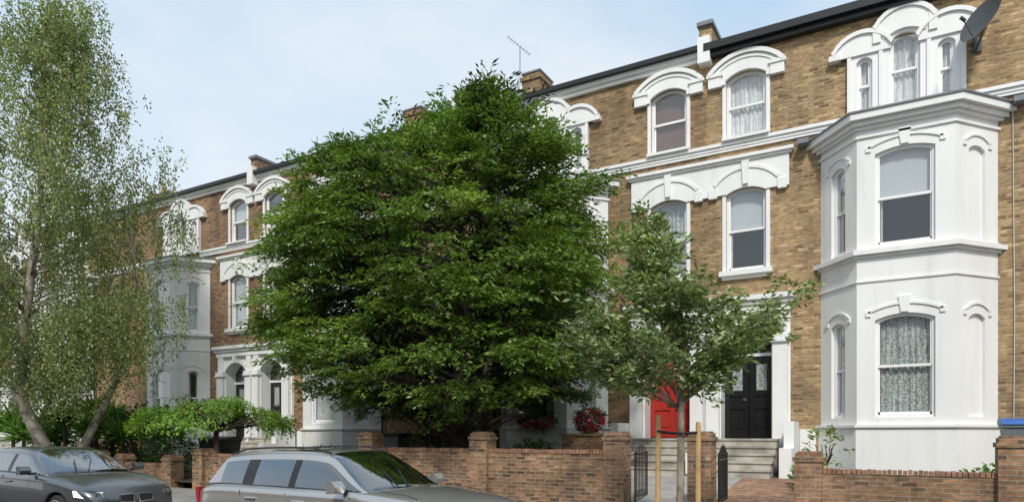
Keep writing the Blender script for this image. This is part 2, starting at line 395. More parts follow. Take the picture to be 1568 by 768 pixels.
    if door=='black':
        mid=(a+b)/2
        dm.fbox(F,mid-.012,mid+.012,od-.02,od+.015,1.58,3.58)
        for (x0,x1) in ((a+.05,mid-.03),(mid+.03,b-.05)):
            dm.fbox(F,x0,x0+.08,od-.02,od+.012,1.58,3.57); dm.fbox(F,x1-.08,x1,od-.02,od+.012,1.58,3.57)
            for (z0,z1) in ((1.58,1.75),(2.3,2.45),(2.62,2.70),(3.46,3.57)): dm.fbox(F,x0+.08,x1-.08,od-.02,od+.011,z0,z1)
            dm.fbox(F,x0+.13,x1-.13,od-.02,od+.0,1.82,2.24)
            B['lace'].face([F(x0+.14,od-.015,2.76),F(x1-.14,od-.015,2.76),F(x1-.14,od-.015,3.40),F(x0+.14,od-.015,3.40)])
            B['glass'].face([F(x0+.09,od-.005,2.71),F(x1-.09,od-.005,2.71),F(x1-.09,od-.005,3.45),F(x0+.09,od-.005,3.45)])
        B['brass'].fbox(F,mid-.14,mid-.06,od,od+.05,2.5,2.56)
    else:
        mid=(a+b)/2
        for (x0,x1) in ((a+.02,a+.12),(b-.12,b-.02),(mid-.05,mid+.05)): dm.fbox(F,x0,x1,od-.02,od+.015,1.58,3.57)
        for (z0,z1) in ((1.58,1.78),(2.3,2.5),(3.0,3.1),(3.46,3.57)):
            for (x0,x1) in ((a+.12,mid-.05),(mid+.05,b-.12)): dm.fbox(F,x0,x1,od-.02,od+.013,z0,z1)
        for (x0,x1) in ((a+.18,mid-.11),(mid+.11,b-.18)):
            for (z0,z1) in ((1.85,2.23),(2.57,2.93)): dm.fbox(F,x0,x1,od-.02,od+.002,z0,z1)
            B['glass'].fbox(F,x0,x1,od-.01,od+.004,3.14,3.42)
        B['brass'].fbox(F,mid-.13,mid+.13,od,od+.03,2.38,2.44); B['brass'].fbox(F,b-.11,b-.05,od,od+.06,2.62,2.68)
    fr=B['frame']
    fr.fbox(F,a,b,od-.08,od+.03,3.6,3.68)
    B['glass'].face([F(u,od-.03,z) for u,z in [(a,3.68),(b,3.68)]+arcpts(cd,.60,4.36,.34,n)[::-1]])
    for k in (-.22,.22): fr.fbox(F,cd+k-.012,cd+k+.012,od-.04,od-.01,3.68,4.3)
    B['dark'].face([F(a-.1,od-.5,1.5),F(b+.1,od-.5,1.5),F(b+.1,od-.5,4.5),F(a-.1,od-.5,4.5)])  # dark sheet stands in for hallway shade behind the fanlight
    s_=B['step']
    s_.fbox(F,.22,1.78,-.5,.55,.3,1.55)
    for k in range(4):
        o0=.55+.29*k; zt=1.55-.17*(k+1)
        s_.fbox(F,.22,1.78,o0,o0+.29,.3,zt); s_.fbox(F,.20,1.80,o0-.02,o0+.32,zt-.045+.001,zt+.004)
    s_.fbox(F,.20,1.80,.1,.58,1.51,1.556)
    wh.fbox(F,1.98,2.20,.12,1.0,.4,1.95); wh.fbox(F,1.96,2.22,1.0,1.55,.3,1.35)
    wh.fbox(F,.0,.18,.30,1.3,.3,1.2)
    wh.fbox(F,2.2,cb-hb-.1,.0,.06,.4,1.78)
    if stub:
        wl.fbox(F,-.16,.16,-1.2,.10,11.3,11.95); wh.fbox(F,-.15,.15,.0,.30,10.95,11.6); B['lead'].fbox(F,-.2,.2,-1.25,.18,11.95,12.05)
    for (u,o,w,zt,np_) in chim:
        wl.fbox(F,u-w/2,u+w/2,o-.9,o,11.2,zt); wl.fbox(F,u-w/2-.05,u+w/2+.05,o-.95,o+.05,zt-.22,zt-.1); B['lead'].fbox(F,u-w/2-.03,u+w/2+.03,o-.93,o+.03,zt,zt+.05)
        for i in range(np_):
            x,y,z=F(u,o-.2-.3*i,zt); B['pot'].tube([(x,y,z),(x,y,z+.32)],[.1,.085],10)
    x,y,_=F(Wd-2.15,.12,0)
    if pipe: B['gutter'].tube([(x,y,.6),(x,y,8.3)],.035,8)
    else:
        x,y,_=F(6.32,.03,0); B['plainb'].tube([(x,y,1.0),(x+.02,y,4),(x-.01,y,8.4)],.009,5)
        B['lead'].fbox(F,6.30,6.62,.0,.30,8.45,8.56); B['lead'].fbox(F,2.18,2.42,.0,.30,8.45,8.56)
    names=dict(wall=('walls',M[brick]),white=('stucco_trim',M['white']),frame=('window_frames',M['frame']),glass=('window_glass',M['glass']),dark=('room_shade_sheets',M['dark']),net=('net_curtains',M['net']),lace=('lace_curtains',M['lace']),brown=('blinds',M['brown']),plainb=('blinds_and_reflections',M['plainb']),roof=('roof',M['slate']),gutter=('gutters',M['gutter']),step=('front_steps',M['stone']),door=('front_door',M['blackdoor'] if door=='black' else M['reddoor']),lead=('lead_flashing',M['lead']),brass=('door_fittings',M['brass']),pot=('chimney_pots',M['terra']))
    for k,mb in B.items():
        mb.obj(names[k][0],names[k][1],H)
    return H
P1=-4.3; P2=P1-16.74; P3=P2-16.74
house(P1,1,'brickA',dict(w2='net',w1='dusk',b1='dusk',bg='lace',t='net',niche=True),'black',False,True,pipe=False)
house(P1,-1,'brickB',dict(w2='brown',w1='lace',b1='drape',bg='drape',t='halfnet'),'red',True,False,chim=((5.9,-1.6,.62,13.1,0),(8.37,-1.5,.7,13.1,0)))
house(P2,1,'brickD',dict(w2='halfnet',w1='drape',b1='net',bg='net'),'black',True,True,chim=((6.2,-1.5,.7,13.0,0),))
house(P2,-1,'brickD',dict(w2='dusk',w1='lace',b1='lace',bg='drape',t='halfnet'),'black',True,False,chim=((8.37,-1.6,.9,12.6,2),))
house(P3,1,'brickB',dict(),'black',True,True)
house(P3,-1,'brickD',dict(),'black',True,False)
house(P1+16.74,-1,'brickA',dict(),'black',True,False)

def opp(x0,x1,h,brick):
    H=empty('brick_house'); F=lambda u,o,z:(u,-11+o,z)
    w=MB(); wh=MB(); gl=MB(); rf=MB(); fr=MB(); dk=MB()
    ops=[]; x=x0+1.2
    while x<x1-1.2:
        for z in (1.7,4.9,7.8):
            if z+2.1<h: ops.append((x,x+1.1,z,z+1.9,.1))
        x+=2.6
    wall_panel(w,F,x0,x1,0,h,ops,0,.15)
    for op in ops:
        a,b,s_,t,r=op
        fr.fbox(F,a,b,-.15,-.1,(s_+t)/2-.03,(s_+t)/2+.03); fr.fbox(F,a,a+.06,-.15,-.1,s_,t); fr.fbox(F,b-.06,b,-.15,-.1,s_,t)
        gl.face([F(a,-.13,s_),F(b,-.13,s_),F(b,-.13,t),F(a,-.13,t)]); dk.face([F(a,-.3,s_),F(b,-.3,s_),F(b,-.3,t),F(a,-.3,t)])  # dark sheets behind the glass stand in for room shade
        wh.fbox(F,a-.15,b+.15,0,.08,t,t+.3); wh.fbox(F,a-.1,b+.1,0,.12,s_-.12,s_)
    for u in (x0,x1): w.face([F(u,0,0),F(u,-9,0),F(u,-9,h),F(u,0,h)])
    w.face([F(x0,-9,0),F(x1,-9,0),F(x1,-9,h),F(x0,-9,h)])
    wh.fbox(F,x0,x1,0,.25,h-.3,h)
    rf.face([F(x0,.3,h+.01),F(x1,.3,h+.01),F(x1,-4.5,h+2),F(x0,-4.5,h+2)]); rf.face([F(x0,-9.3,h+.01),F(x1,-9.3,h+.01),F(x1,-4.5,h+2),F(x0,-4.5,h+2)])
    w.obj('walls',M[brick],H); wh.obj('trim',M['white'],H); gl.obj('window_glass',M['glass'],H); rf.obj('roof',M['slate'],H); fr.obj('window_frames',M['frame'],H); dk.obj('shade_sheets',M['dark'],H)
opp(-44,-22,7.6,'brickB'); opp(-21.7,-2,7.9,'brickD'); opp(-1.7,24,7.4,'brickB')

# ---------------------------------------------------------------- ground
def sheet(name,x0,x1,y0,y1,z0,z1,mat):
    b=MB(); b.face([(x0,y0,z0),(x1,y0,z0),(x1,y1,z1),(x0,y1,z1)]); return b.obj(name,mat)
sheet('ground',-600,600,-600,600,-.02,-.02,M['grass'])
sheet('road',-200,200,-.3,8.2,0,0,M['asphalt'])
def slabs(name,y0,y1):
    m,nt,out=newmat(name+'_slabs'); p=N(nt,'ShaderNodeBsdfPrincipled'); setin(p,'Roughness',.9)
    tc=N(nt,'ShaderNodeTexCoord'); b=N(nt,'ShaderNodeTexBrick'); nt.links.new(tc.outputs['UV'],b.inputs[0])
    for k,v in (('Color1',(.30,.29,.27,1)),('Color2',(.24,.235,.22,1)),('Mortar',(.12,.11,.1,1)),('Scale',1),('Mortar Size',.008),('Brick Width',.9),('Row Height',.6)): setin(b,k,v)
    c=mixc(nt,b.outputs[0],ramp(nt,noisetex(nt,2,5),[(.3,.7),(.7,1.1)]),1.0,'MULTIPLY'); nt.links.new(c,p.inputs[0]); nt.links.new(p.outputs[0],out.inputs[0])
    b=MB(); b.fbox(W,-200,200,y0,y1,-.01,.12); b.obj(name,m)
slabs('pavement',8.36,12.36); slabs('pavement',-5,-.46)
for (a,b_) in ((8.2,8.355),(-.455,-.3)):
    b=MB(); b.fbox(W,-200,200,a,b_,-.01,.125); b.obj('kerb',M['concrete'])
gz=lambda y:.30+(y-12.6)*.115
sheet('front_garden',-60,14,12.4,17.6,gz(12.4),gz(17.6),M['soil'])
pathm=brickmat('path_brick',(.40,.22,.14),(.28,.16,.11),(.27,.22,.17),stain=.4)
sheet('brick_path',-3.1,-1.4,12.4,15.9,gz(12.4)+.012,gz(15.9)+.012,pathm)
sheet('garden_path',-6.0,-4.35,12.4,15.9,gz(12.4)+.012,gz(15.9)+.012,M['concrete'])
sheet('garden_path',-4.35,-3.1,12.4,15.9,gz(12.4)+.012,gz(15.9)+.012,M['concrete'])

# ---------------------------------------------------------------- garden walls
def gwall(x0,x1,z,piers,zp,cop=.075,y=12.5):
    H=empty('garden_wall'); w=MB(); c=MB()
    w.fbox(W,x0,x1,y-.11,y+.11,0,z-cop)
    x=x0
    while x<x1-.02:
        xe=min(x+.066,x1); dz=random.uniform(-.008,.008)
        c.fbox(W,x+.003,xe-.003,y-.125+random.uniform(-.005,.005),y+.125,z-cop,z+dz); x+=.072
    for px in piers:
        w.fbox(W,px-.21,px+.21,y-.22,y+.20,0,zp-.16)
        w.fbox(W,px-.235,px+.235,y-.245,y+.225,zp-.16,zp-.09)
        w.fbox(W,px-.20,px+.20,y-.21,y+.19,zp-.09,zp-.02); c.fbox(W,px-.17,px+.17,y-.18,y+.16,zp-.02,zp+.01)
    w.obj('brickwork',M['brickW'],H); c.obj('coping',M['brickcop'],H)
gwall(-11.0,-4.75,1.35,[-11.0,-7.85,-4.78],1.70)
gwall(-3.2,-3.1,1.3,[-3.15],1.70)
gwall(-1.35,1.4,1.08,[-1.35],1.36)
gwall(1.4,8,1.50,[1.45],1.62)
gwall(-17.2,-11.3,1.12,[-17.2],1.25)
gwall(-21,-18.6,.80,[-18.6,-21],1.05)
gwall(-40,-22.4,.95,[-22.4],1.15)
def gate(x,y,rot):
    H=empty('iron_gate',(x,y,.32),rot); g=MB()
    for z in (.12,.85): g.fbox(W,0,.85,-.015,.015,z,z+.03)
    for i in range(9):
        u=.02+.10*i; g.tube([(u,0,0 if i in(0,8) else .1),(u,0,1.0+.14*math.sin(math.pi*i/8))],.009 if i not in (0,8) else .016,6)
    for i in range(4):
        cx=.12+.2*i; pts=[(cx+.05*math.cos(t*.6)*(1-t/14),0,.95+.05*math.sin(t*.6)*(1-t/14)) for t in range(11)]; g.tube(pts,.006,5)
    g.obj('gate_bars',M['iron'],H)
gate(-4.50,12.7,math.radians(92)); gate(-2.9,12.7,math.radians(92))

# ---------------------------------------------------------------- foliage
def norm(a): return a/np.maximum(np.linalg.norm(a,axis=-1,keepdims=True),1e-6)
def leaves(name,C,Dr,Nn,L,Wd,mat,parent,fold=.12):
    n=len(C); Dr=norm(Dr); S=norm(np.cross(Dr,Nn)); U=np.cross(S,Dr)
    L=np.broadcast_to(L,(n,))[:,None]; Wd=np.broadcast_to(Wd,(n,))[:,None]
    v=np.empty((n,4,3))
    v[:,0]=C; v[:,1]=C+Dr*L*.45+S*Wd*.5+U*Wd*fold; v[:,2]=C+Dr*L-U*L*.08; v[:,3]=C+Dr*L*.45-S*Wd*.5+U*Wd*fold
    me=bpy.data.meshes.new(name); me.vertices.add(n*4); me.vertices.foreach_set('co',v.reshape(-1))
    me.loops.add(n*4); me.loops.foreach_set('vertex_index',np.arange(n*4,dtype=np.int32))
    me.polygons.add(n); me.polygons.foreach_set('loop_start',np.arange(0,n*4,4,dtype=np.int32)); me.polygons.foreach_set('loop_total',np.full(n,4,dtype=np.int32))
    me.materials.append(mat); me.update(calc_edges=True); me.validate()
    o=bpy.data.objects.new(name,me); sc.collection.objects.link(o); o.parent=parent; return o
def sprays(P,Dv,L,nl,droop=.15,spread=.38,njit=.4):
    S=len(P); Dv=norm(Dv); up=np.array([0,0,1.0]); side=norm(np.cross(Dv,up)); u2=np.cross(side,Dv)
    t=rng.uniform(0,1,(S,nl,1)); sg=rng.choice([-1,1],(S,nl,1)); L=np.broadcast_to(L,(S,))[:,None,None]
    off=sg*L*spread*rng.uniform(0,1,(S,nl,1))*(1-.55*t)
    C=P[:,None]+Dv[:,None]*L*t+side[:,None]*off-up*droop*L*t**2+rng.normal(0,.025,(S,nl,3))
    d=Dv[:,None]*.75+side[:,None]*sg*.7+u2[:,None]*rng.normal(0,.3,(S,nl,1))-up*.15
    nn=u2[:,None]+rng.normal(0,njit,(S,nl,3))
    return C.reshape(-1,3),d.reshape(-1,3),nn.reshape(-1,3)
def limb(mb,a,b,r0,r1,wob=.2,n=5,mat=0):
    a=Vector(a); b=Vector(b); pts=[]; rr=[]
    for i in range(n+1):
        t=i/n; p=a.lerp(b,t); w=wob*math.sin(math.pi*t)
        p+=Vector((random.uniform(-1,1)*w,random.uniform(-1,1)*w,random.uniform(-.3,1)*w)); pts.append(p); rr.append(r0+(r1-r0)*t)
    pts[0]=a; pts[-1]=b; mb.tube(pts,rr,6,mat); return pts

def bigtree():
    H=empty('large_broadleaf_tree')
    cx,cy=-10.25,13.9
    zt=[2.35,2.55,2.95,3.8,4.9,6.1,7.1,7.8,8.4,8.9,9.45]; rt=[1.4,2.7,3.35,3.7,3.9,3.75,3.4,2.95,2.15,1.15,.3]
    sh=[.7,1.0,1.1,.3,-.05,-.05,-.10,.0,.45,1.1,1.8]
    def pt(z,ph,fr):
        R=np.interp(z,zt,rt); s=np.interp(z,zt,sh)
        nz=noise.noise(Vector((math.cos(ph)*1.9,math.sin(ph)*1.9,z*.8)))
        nz2=noise.noise(Vector((math.cos(ph)*5,math.sin(ph)*5,z*2.2+9)))
        R*=(1+.24*nz+.14*nz2)*fr
        return np.array([cx+s+R*1.08*math.cos(ph),cy+R*.74*math.sin(ph),z])
    zz=np.linspace(2.35,9.4,200); w=np.interp(zz,zt,rt)+.3
    def clumps(n,f0,f1):
        out=[];dirs=[]
        for z in rng.choice(zz,n,p=w/w.sum()):
            ph=rng.uniform(0,2*math.pi); out.append(pt(z+rng.normal(0,.1),ph,rng.uniform(f0,f1)))
            e=max(0,(z-7.4)/1.9); dirs.append([math.cos(ph),math.sin(ph)*1.2,e*1.1-.02])
        return np.array(out),np.array(dirs)
    def build(n,f0,f1,ns,nl,mat,nm,L=.68,ll=.12,sg=(.27,.24,.085)):
        c,d=clumps(n,f0,f1)
        P=(c[:,None]+rng.normal(0,1,(n,ns,3))*np.array(sg)).reshape(-1,3)
        dd=(norm(d)[:,None]+rng.normal(0,.6,(n,ns,3))*np.array([1,1,.33])).reshape(-1,3)
        C,dr,nn=sprays(P,dd,rng.uniform(.5,1.15,len(P))*L,nl,.26,.34,.55)
        leaves(nm,C,dr,nn,rng.uniform(.7,1.3,len(C))*ll,rng.uniform(.8,1.2,len(C))*.045,mat,H)
        return c
    c=build(530,.78,1.12,10,36,M['leafBig'],'crown_leaves')
    build(220,.35,.72,6,20,M['leafInnerShade'],'inner_shade_leaves',.9,.2)
    n=60; zs=rng.uniform(7.8,9.35,n); P=np.array([pt(z,rng.uniform(0,6.28),rng.uniform(0,.95)) for z in zs])
    P=np.repeat(P,6,0)+rng.normal(0,.15,(n*6,3)); C,dr,nn=sprays(P,rng.normal(0,.5,(n*6,3))+np.array([0,0,.9]),.6,24)
    leaves('top_leaves',C,dr,nn,.12,.046,M['leafBig'],H)
    b=MB(); base=Vector((cx+.7,cy+.2,.3))
    tr=[base,base+Vector((.05,0,1.0)),base+Vector((0,.1,2.2)),base+Vector((.1,0,4.0)),base+Vector((.5,0,6)),base+Vector((1.0,0,8.3))]
    b.tube(tr,[.34,.26,.23,.18,.1,.03],10)
    for s_ in ((-.25,.1),(.25,-.1),(.05,.3)): b.tube([base+Vector((s_[0]*1.2,s_[1],0)),base+Vector((s_[0]*2.2,s_[1]*1.5,1.6)),base+Vector((s_[0]*6,s_[1]*5,4.2))],[.16,.13,.07],8)
    for i in range(70):
        q=c[rng.integers(0,len(c))]; t0=tr[1].lerp(tr[-1],max(0,min(.95,(q[2]-2.6)/7.5))); limb(b,t0,q,.07,.012,.25)
    for i in range(14):
        a=base+Vector((random.uniform(-.3,.3),random.uniform(-.3,.3),1.1)); q=a+Vector((random.uniform(-1.8,1.8),random.uniform(-1,1),random.uniform(.7,1.8))); limb(b,a,q,.06,.015,.15)
    b.obj('trunk_and_limbs',M['bark'],H,smooth=True)
    return H
bigtree()

def youngtree():
    H=empty('young_street_tree'); x,y=-2.62,9.2
    b=MB(); base=Vector((x,y,.12)); top=Vector((x+.02,y,2.15))
    b.tube([base,base+Vector((.01,0,.9)),top,Vector((x-.05,y,3.0)),Vector((x-.25,y,3.9)),Vector((x-.4,y,4.4))],[.06,.05,.043,.032,.02,.008],8)
    R=Vector((math.cos(math.radians(20)),math.sin(math.radians(20)),0)); 
    tips=[(-.40,0,4.62),(-.25,.1,4.35),(-.55,-.2,4.25),(-.25,-.3,3.95),(.15,.2,3.75),(-.65,.2,3.7),(-.5,-.4,3.5),(-1.05,-.1,3.15),(-1.3,.3,2.95),(-1.0,-.4,2.75),(-.7,.4,3.0),(-.3,-.5,2.8),(.3,-.3,3.35),(.7,.2,3.4),(1.1,0,3.3),(1.42,-.1,3.42),(1.25,.3,3.15),(.8,-.4,3.05),(.45,.4,2.9),(.1,-.2,2.6),(-.45,.1,2.5),(.5,-.1,2.6),(-1.15,0,2.65),(.0,.4,3.2),(.9,.0,2.85),(-.8,0,2.4),(-1.15,-.3,3.3),(-.1,0,3.1),(.2,0,2.35),(-.4,.3,3.9),(.0,-.4,3.5),(-.45,.1,4.0),(.55,.2,3.2),(-.9,0,3.1),(-.2,-.3,3.4),(-1.4,.1,3.0),(.6,-.2,2.75)]
    P=[];Dd=[]
    for (u,v,z) in tips:
        t=Vector((x,y,0))+R*u+Vector((-.34,.94,0))*v*1.6+Vector((0,0,z))
        s_=Vector((x+(-.25 if z>3.6 else -.02),y,min(3.9,max(2.0,z-.7-abs(u)*.2))))
        pts=limb(b,s_,t,.018,.005,.09)
        for k in (3,4,5):
            p=pts[k]
            for j in range(8):
                P.append(list(p+Vector((random.gauss(0,.08),random.gauss(0,.08),random.gauss(0,.07))))); d=(t-s_).normalized(); Dd.append([d.x+random.gauss(0,.7),d.y+random.gauss(0,.7),d.z*.5+random.gauss(0,.35)])
    P=np.array(P);Dd=np.array(Dd)
    C,dr,nn=sprays(P,Dd,rng.uniform(.13,.34,len(P)),14,.1,.35,.8)
    leaves('crown_leaves',C,dr,nn,rng.uniform(.07,.14,len(C)),rng.uniform(.032,.055,len(C)),M['leafYoung'],H)
    b.obj('trunk_and_limbs',M['barkl'],H,smooth=True)
    for dx,h in ((-.29,1.82),(.26,1.72)):
        s_=empty('tree_stake',(x+dx,y-.05,.1)); q=MB(); q.tube([(0,0,0),(.005,0,h-.05),(.005,0,h)],[.035,.035,.028],10); q.obj('stake_post',M['stake'],s_,smooth=False)
    t=empty('tree_tie',(x,y,1.70)); q=MB()
    q.tube([(-.29,-.09,0),(-.12,-.06,-.02),(0,-.07,-.03),(.12,-.06,-.03),(.26,-.09,-.02)],.014,6); q.tube([(-.29,.0,-.02),(-.1,.06,-.04),(.1,.06,-.04),(.26,.0,-.03)],.014,6); q.obj('rubber_strap',M['rubber'],t)
youngtree()

def birch():
    H=empty('silver_birch_tree'); bx,by=-22.6,11.6
    b=MB(); base=Vector((bx,by,.4))
    tr=[base,base+Vector((-.5,-.45,1.0)),base+Vector((-.9,-.9,2.4)),base+Vector((-.9,-.7,5)),base+Vector((-.5,-.5,8.5)),base+Vector((-.2,-.6,12)),base+Vector((0,-.5,15.3))]
    b.tube(tr,[.24,.2,.17,.13,.09,.05,.015],10)
    t2=[base,base+Vector((.3,.5,1.2)),base+Vector((.8,1.1,3)),base+Vector((1.0,1.6,6.0)),base+Vector((.8,1.5,9))]
    b.tube(t2,[.16,.13,.1,.06,.02],8)
    P=[];L=[]
    cx,cy=bx-.1,by-.35
    for i in range(124):
        z=3.4+11.6*(i/124)**1.05
        R=np.interp(z,[3.4,5,7.5,9.5,11.0,12.5,16],[2.6,3.2,4.0,4.1,2.7,1.7,.8])*random.uniform(.5,1.05)
        ph=random.uniform(0,6.283)
        q=Vector((cx+R*math.cos(ph),cy+R*math.sin(ph),z+random.uniform(-.2,.5)))
        src=tr[1]
        zs=max(1.4,z-R*.45)
        for k in range(len(tr)-1):
            if tr[k].z<=zs<=tr[k+1].z: src=tr[k].lerp(tr[k+1],(zs-tr[k].z)/(tr[k+1].z-tr[k].z))
        pts=limb(b,src,q,.03,.006,.25)
        for j in range(22):
            k=random.choice((2,3,4,5,5)); p=pts[k]+Vector((random.gauss(0,.38),random.gauss(0,.38),random.gauss(0,.2))); P.append(p); L.append(random.uniform(.4,1.8)*(1 if z<11 else .7))
    C=[]
    for p,l in zip(P,L):
        n=int(l*36); dx,dy=random.gauss(0,.22),random.gauss(0,.22); t=rng.uniform(0,1,n)
        c=np.stack([p.x+dx*np.sqrt(t)*l,p.y+dy*np.sqrt(t)*l,p.z-l*t+.1],1)+rng.normal(0,.07,(n,3)); C.append(c)
        if random.random()<.12: b.tube([p,p+Vector((dx*.7*l,dy*.7*l,-l*.5)),p+Vector((dx*l,dy*l,-l))],[.006,.004,.003],3)
    C=np.concatenate(C); C=C[C[:,2]>2.1+rng.normal(0,.25,len(C))]; n=len(C)
    d=rng.normal(0,.6,(n,3))+np.array([0,0,-.7]); nn=rng.normal(0,1,(n,3))
    leaves('crown_leaves',C,d,nn,rng.uniform(.065,.11,n),rng.uniform(.05,.07,n),M['leafBirch'],H)
    b.obj('trunk_and_limbs',M['birch'],H,smooth=True)
birch()

def maple():
    H=empty('weeping_maple_tree'); x,y=-17.9,13.4
    b=MB(); base=Vector((x,y,.35)); b.tube([base,base+Vector((.1,0,.6)),base+Vector((-.05,.05,1.2)),base+Vector((.1,0,1.75))],[.12,.1,.085,.06],8)
    P=[];Dd=[]
    for i in range(100):
        r=2.25*math.sqrt(random.random()); ph=random.uniform(0,6.283); z=2.60-.12*r*r+random.gauss(0,.10)
        q=Vector((x+r*1.15*math.cos(ph),y+r*.85*math.sin(ph),z)); 
        if i%3==0: limb(b,base+Vector((.05,0,1.4)),q-Vector((0,0,.05)),.035,.008,.12)
        for j in range(7):
            P.append([q.x+random.gauss(0,.15),q.y+random.gauss(0,.15),q.z+random.gauss(0,.05)]); Dd.append([math.cos(ph)+random.gauss(0,.5),math.sin(ph)+random.gauss(0,.5),-.3-r*.16])
    P=np.array(P);Dd=np.array(Dd); C,dr,nn=sprays(P,Dd,rng.uniform(.25,.5,len(P)),14,.3,.3,.4)
    leaves('crown_leaves',C,dr,nn,rng.uniform(.08,.14,len(C)),.05,M['leafMaple'],H); b.obj('trunk_and_limbs',M['bark'],H,smooth=True)
maple()

def yucca(x,y,z,s=1):
    H=empty('yucca_plant'); n=150; th=rng.uniform(0,6.283,n); el=rng.uniform(-.3,1.4,n)
    d=np.stack([np.cos(th)*np.cos(el),np.sin(th)*np.cos(el),np.sin(el)],1); C=np.array([[x,y,z]])+rng.normal(0,.05,(n,3))+d*.05
    leaves('leaves',C,d,np.array([[0,0,1.0]])+rng.normal(0,.3,(n,3)),rng.uniform(.5,.85,n)*s,.075*s,M['leafYucca'],H)
    b=MB(); b.tube([(x,y,.3),(x,y,z+.05*s)],[.07,.06],8); b.obj('stem',M['bark'],H)
for (x,y,z,s_) in ((-23.6,12.9,1.75,1.1),(-25.2,12.9,2.0,1.2),(-27,13.3,1.8,1.3),(-24.3,14.0,2.1,1.1),(-29,13,2.0,1.2),(-22.3,13.2,1.55,1.0),(-26,14.4,2.2,1.3),(-31,13,1.9,1.3),(-28,12.9,1.5,1.2),(-26.2,12.9,1.45,1.2)): yucca(x,y,z,s_)

def shrub(name,x,y,z,rx,ry,rz,n,mat,ll=.1,flowers=0):
    H=empty(name); u=norm(rng.normal(0,1,(n,3)))*rng.uniform(.55,1.05,(n,1))
    P=u*np.array([rx,ry,rz])+np.array([x,y,z]); k=P[:,2]>z-rz*.9; P=P[k]; u=u[k]
    C,dr,nn=sprays(P,u+np.array([0,0,.2]),.18,9)
    leaves('leaves',C,dr,nn,ll,ll*.5,mat,H)
    b=MB(); 
    for i in range(6): limb(b,(x,y,z-rz),(x+random.uniform(-.6,.6)*rx,y+random.uniform(-.6,.6)*ry,z+.3*rz),.02,.006,.05)
    b.obj('stems',M['bark'],H)
    if flowers:
        u=norm(rng.normal(0,1,(flowers,3))); P=u*np.array([rx,ry,rz])*1.08+np.array([x,y,z]); P=np.repeat(P,6,0)+rng.normal(0,.015,(flowers*6,3))
        leaves('petals',P,rng.normal(0,1,(len(P),3)),rng.normal(0,1,(len(P),3)),.075,.07,M['pink'],H)
    return H
shrub('flowering_shrub',-6.62,15.45,2.0,.32,.18,.24,150,M['leafShrub'],.07,80)
shrub('window_box_flowers',-8.55,16.35,1.98,.55,.12,.14,160,M['leafShrub'],.06,26)
shrub('garden_shrub',-10.8,14.6,1.1,.9,.6,.6,300,M['leafShrub'])
shrub('garden_shrub',-7.4,14.0,.95,.6,.5,.45,260,M['leafShrub'])
shrub('garden_shrub',-20.3,13.5,1.1,.9,.6,.7,320,M['leafShrub'])
shrub('garden_shrub',-23.0,14.2,1.5,1.3,.8,1.1,600,M['leafShrub'],.12)
shrub('garden_shrub',-27.5,14.6,1.6,2.2,.8,1.3,900,M['leafShrub'],.12)
shrub('garden_shrub',-14.6,14.2,.8,1.1,.6,.4,320,M['leafShrub'])
shrub('buddleia_weed',-1.2,13.4,1.35,.28,.22,.42,22,M['leafYoung'],.10)
shrub('garden_weeds',1.2,13.2,.75,.5,.3,.26,90,M['leafMaple'],.1)
shrub('path_weeds',-1.75,15.0,.72,.12,.3,.16,50,M['leafMaple'],.1)
pw=MB(); pw.fbox(W,-7.3,-6.1,15.3,15.6,.3,1.62); pw.fbox(W,-7.35,-6.05,15.26,15.64,1.62,1.68); pw.obj('brick_planter',M['brickW'])
tp=MB(); tp.tube([(-6.62,15.45,1.68),(-6.62,15.45,1.86),(-6.62,15.45,1.88)],[.11,.15,.16],16); tp.obj('flower_pot',M['terra'])

# ---------------------------------------------------------------- bins
def bin_(x,y,z,body,lid,rot=0):
    H=empty('wheelie_bin',(x,y,z),rot); b=MB(); l=MB(); k=MB()
    lo=[(-.22,-.26),(.22,-.26),(.22,.2),(-.22,.2)]; hi=[(-.29,-.34),(.29,-.34),(.29,.3),(-.29,.3)]
    A=[(p[0],p[1],.06) for p in lo]; Bq=[(p[0],p[1],.98) for p in hi]
    b.face(A[::-1])
    for i in range(4): j=(i+1)%4; b.face([A[i],A[j],Bq[j],Bq[i]])
    b.fbox(W,-.31,.31,-.36,.32,.93,.99)
    l.prism([(-.32,-.38,.99),(-.32,.34,.99),(-.32,.34,1.06),(-.32,.1,1.10),(-.32,-.34,1.04)],(.64,0,0)); l.tube([(-.25,.38,1.02),(.25,.38,1.02)],.02,8)
    for sx in (-.24,.2): k.tube([(sx,.24,.1),(sx+.05,.24,.1)],.1,14)
    b.obj('bin_body',body,H,bevel=.015); l.obj('bin_lid',lid,H,bevel=.015); k.obj('bin_wheels',M['rubber'],H)
hs=MB(); hs.fbox(W,1.3,3.4,13.75,15.2,.3,.83); hs.obj('concrete_hardstanding',M['concrete'])
bin_(1.78,14.3,.83,M['greybin'],M['blue']); bin_(2.46,14.3,.83,M['greybin'],M['blue'])
bin_(-18.9,14.6,.5,M['blackbin'],M['blackbin']); bin_(-19.6,14.6,.5,M['blackbin'],M['blackbin'],.2); bin_(-10.0,15.2,.6,M['blackbin'],M['blackbin'],.1); bin_(-12.3,15.0,.6,M['greybin'],M['blackbin'],.1)
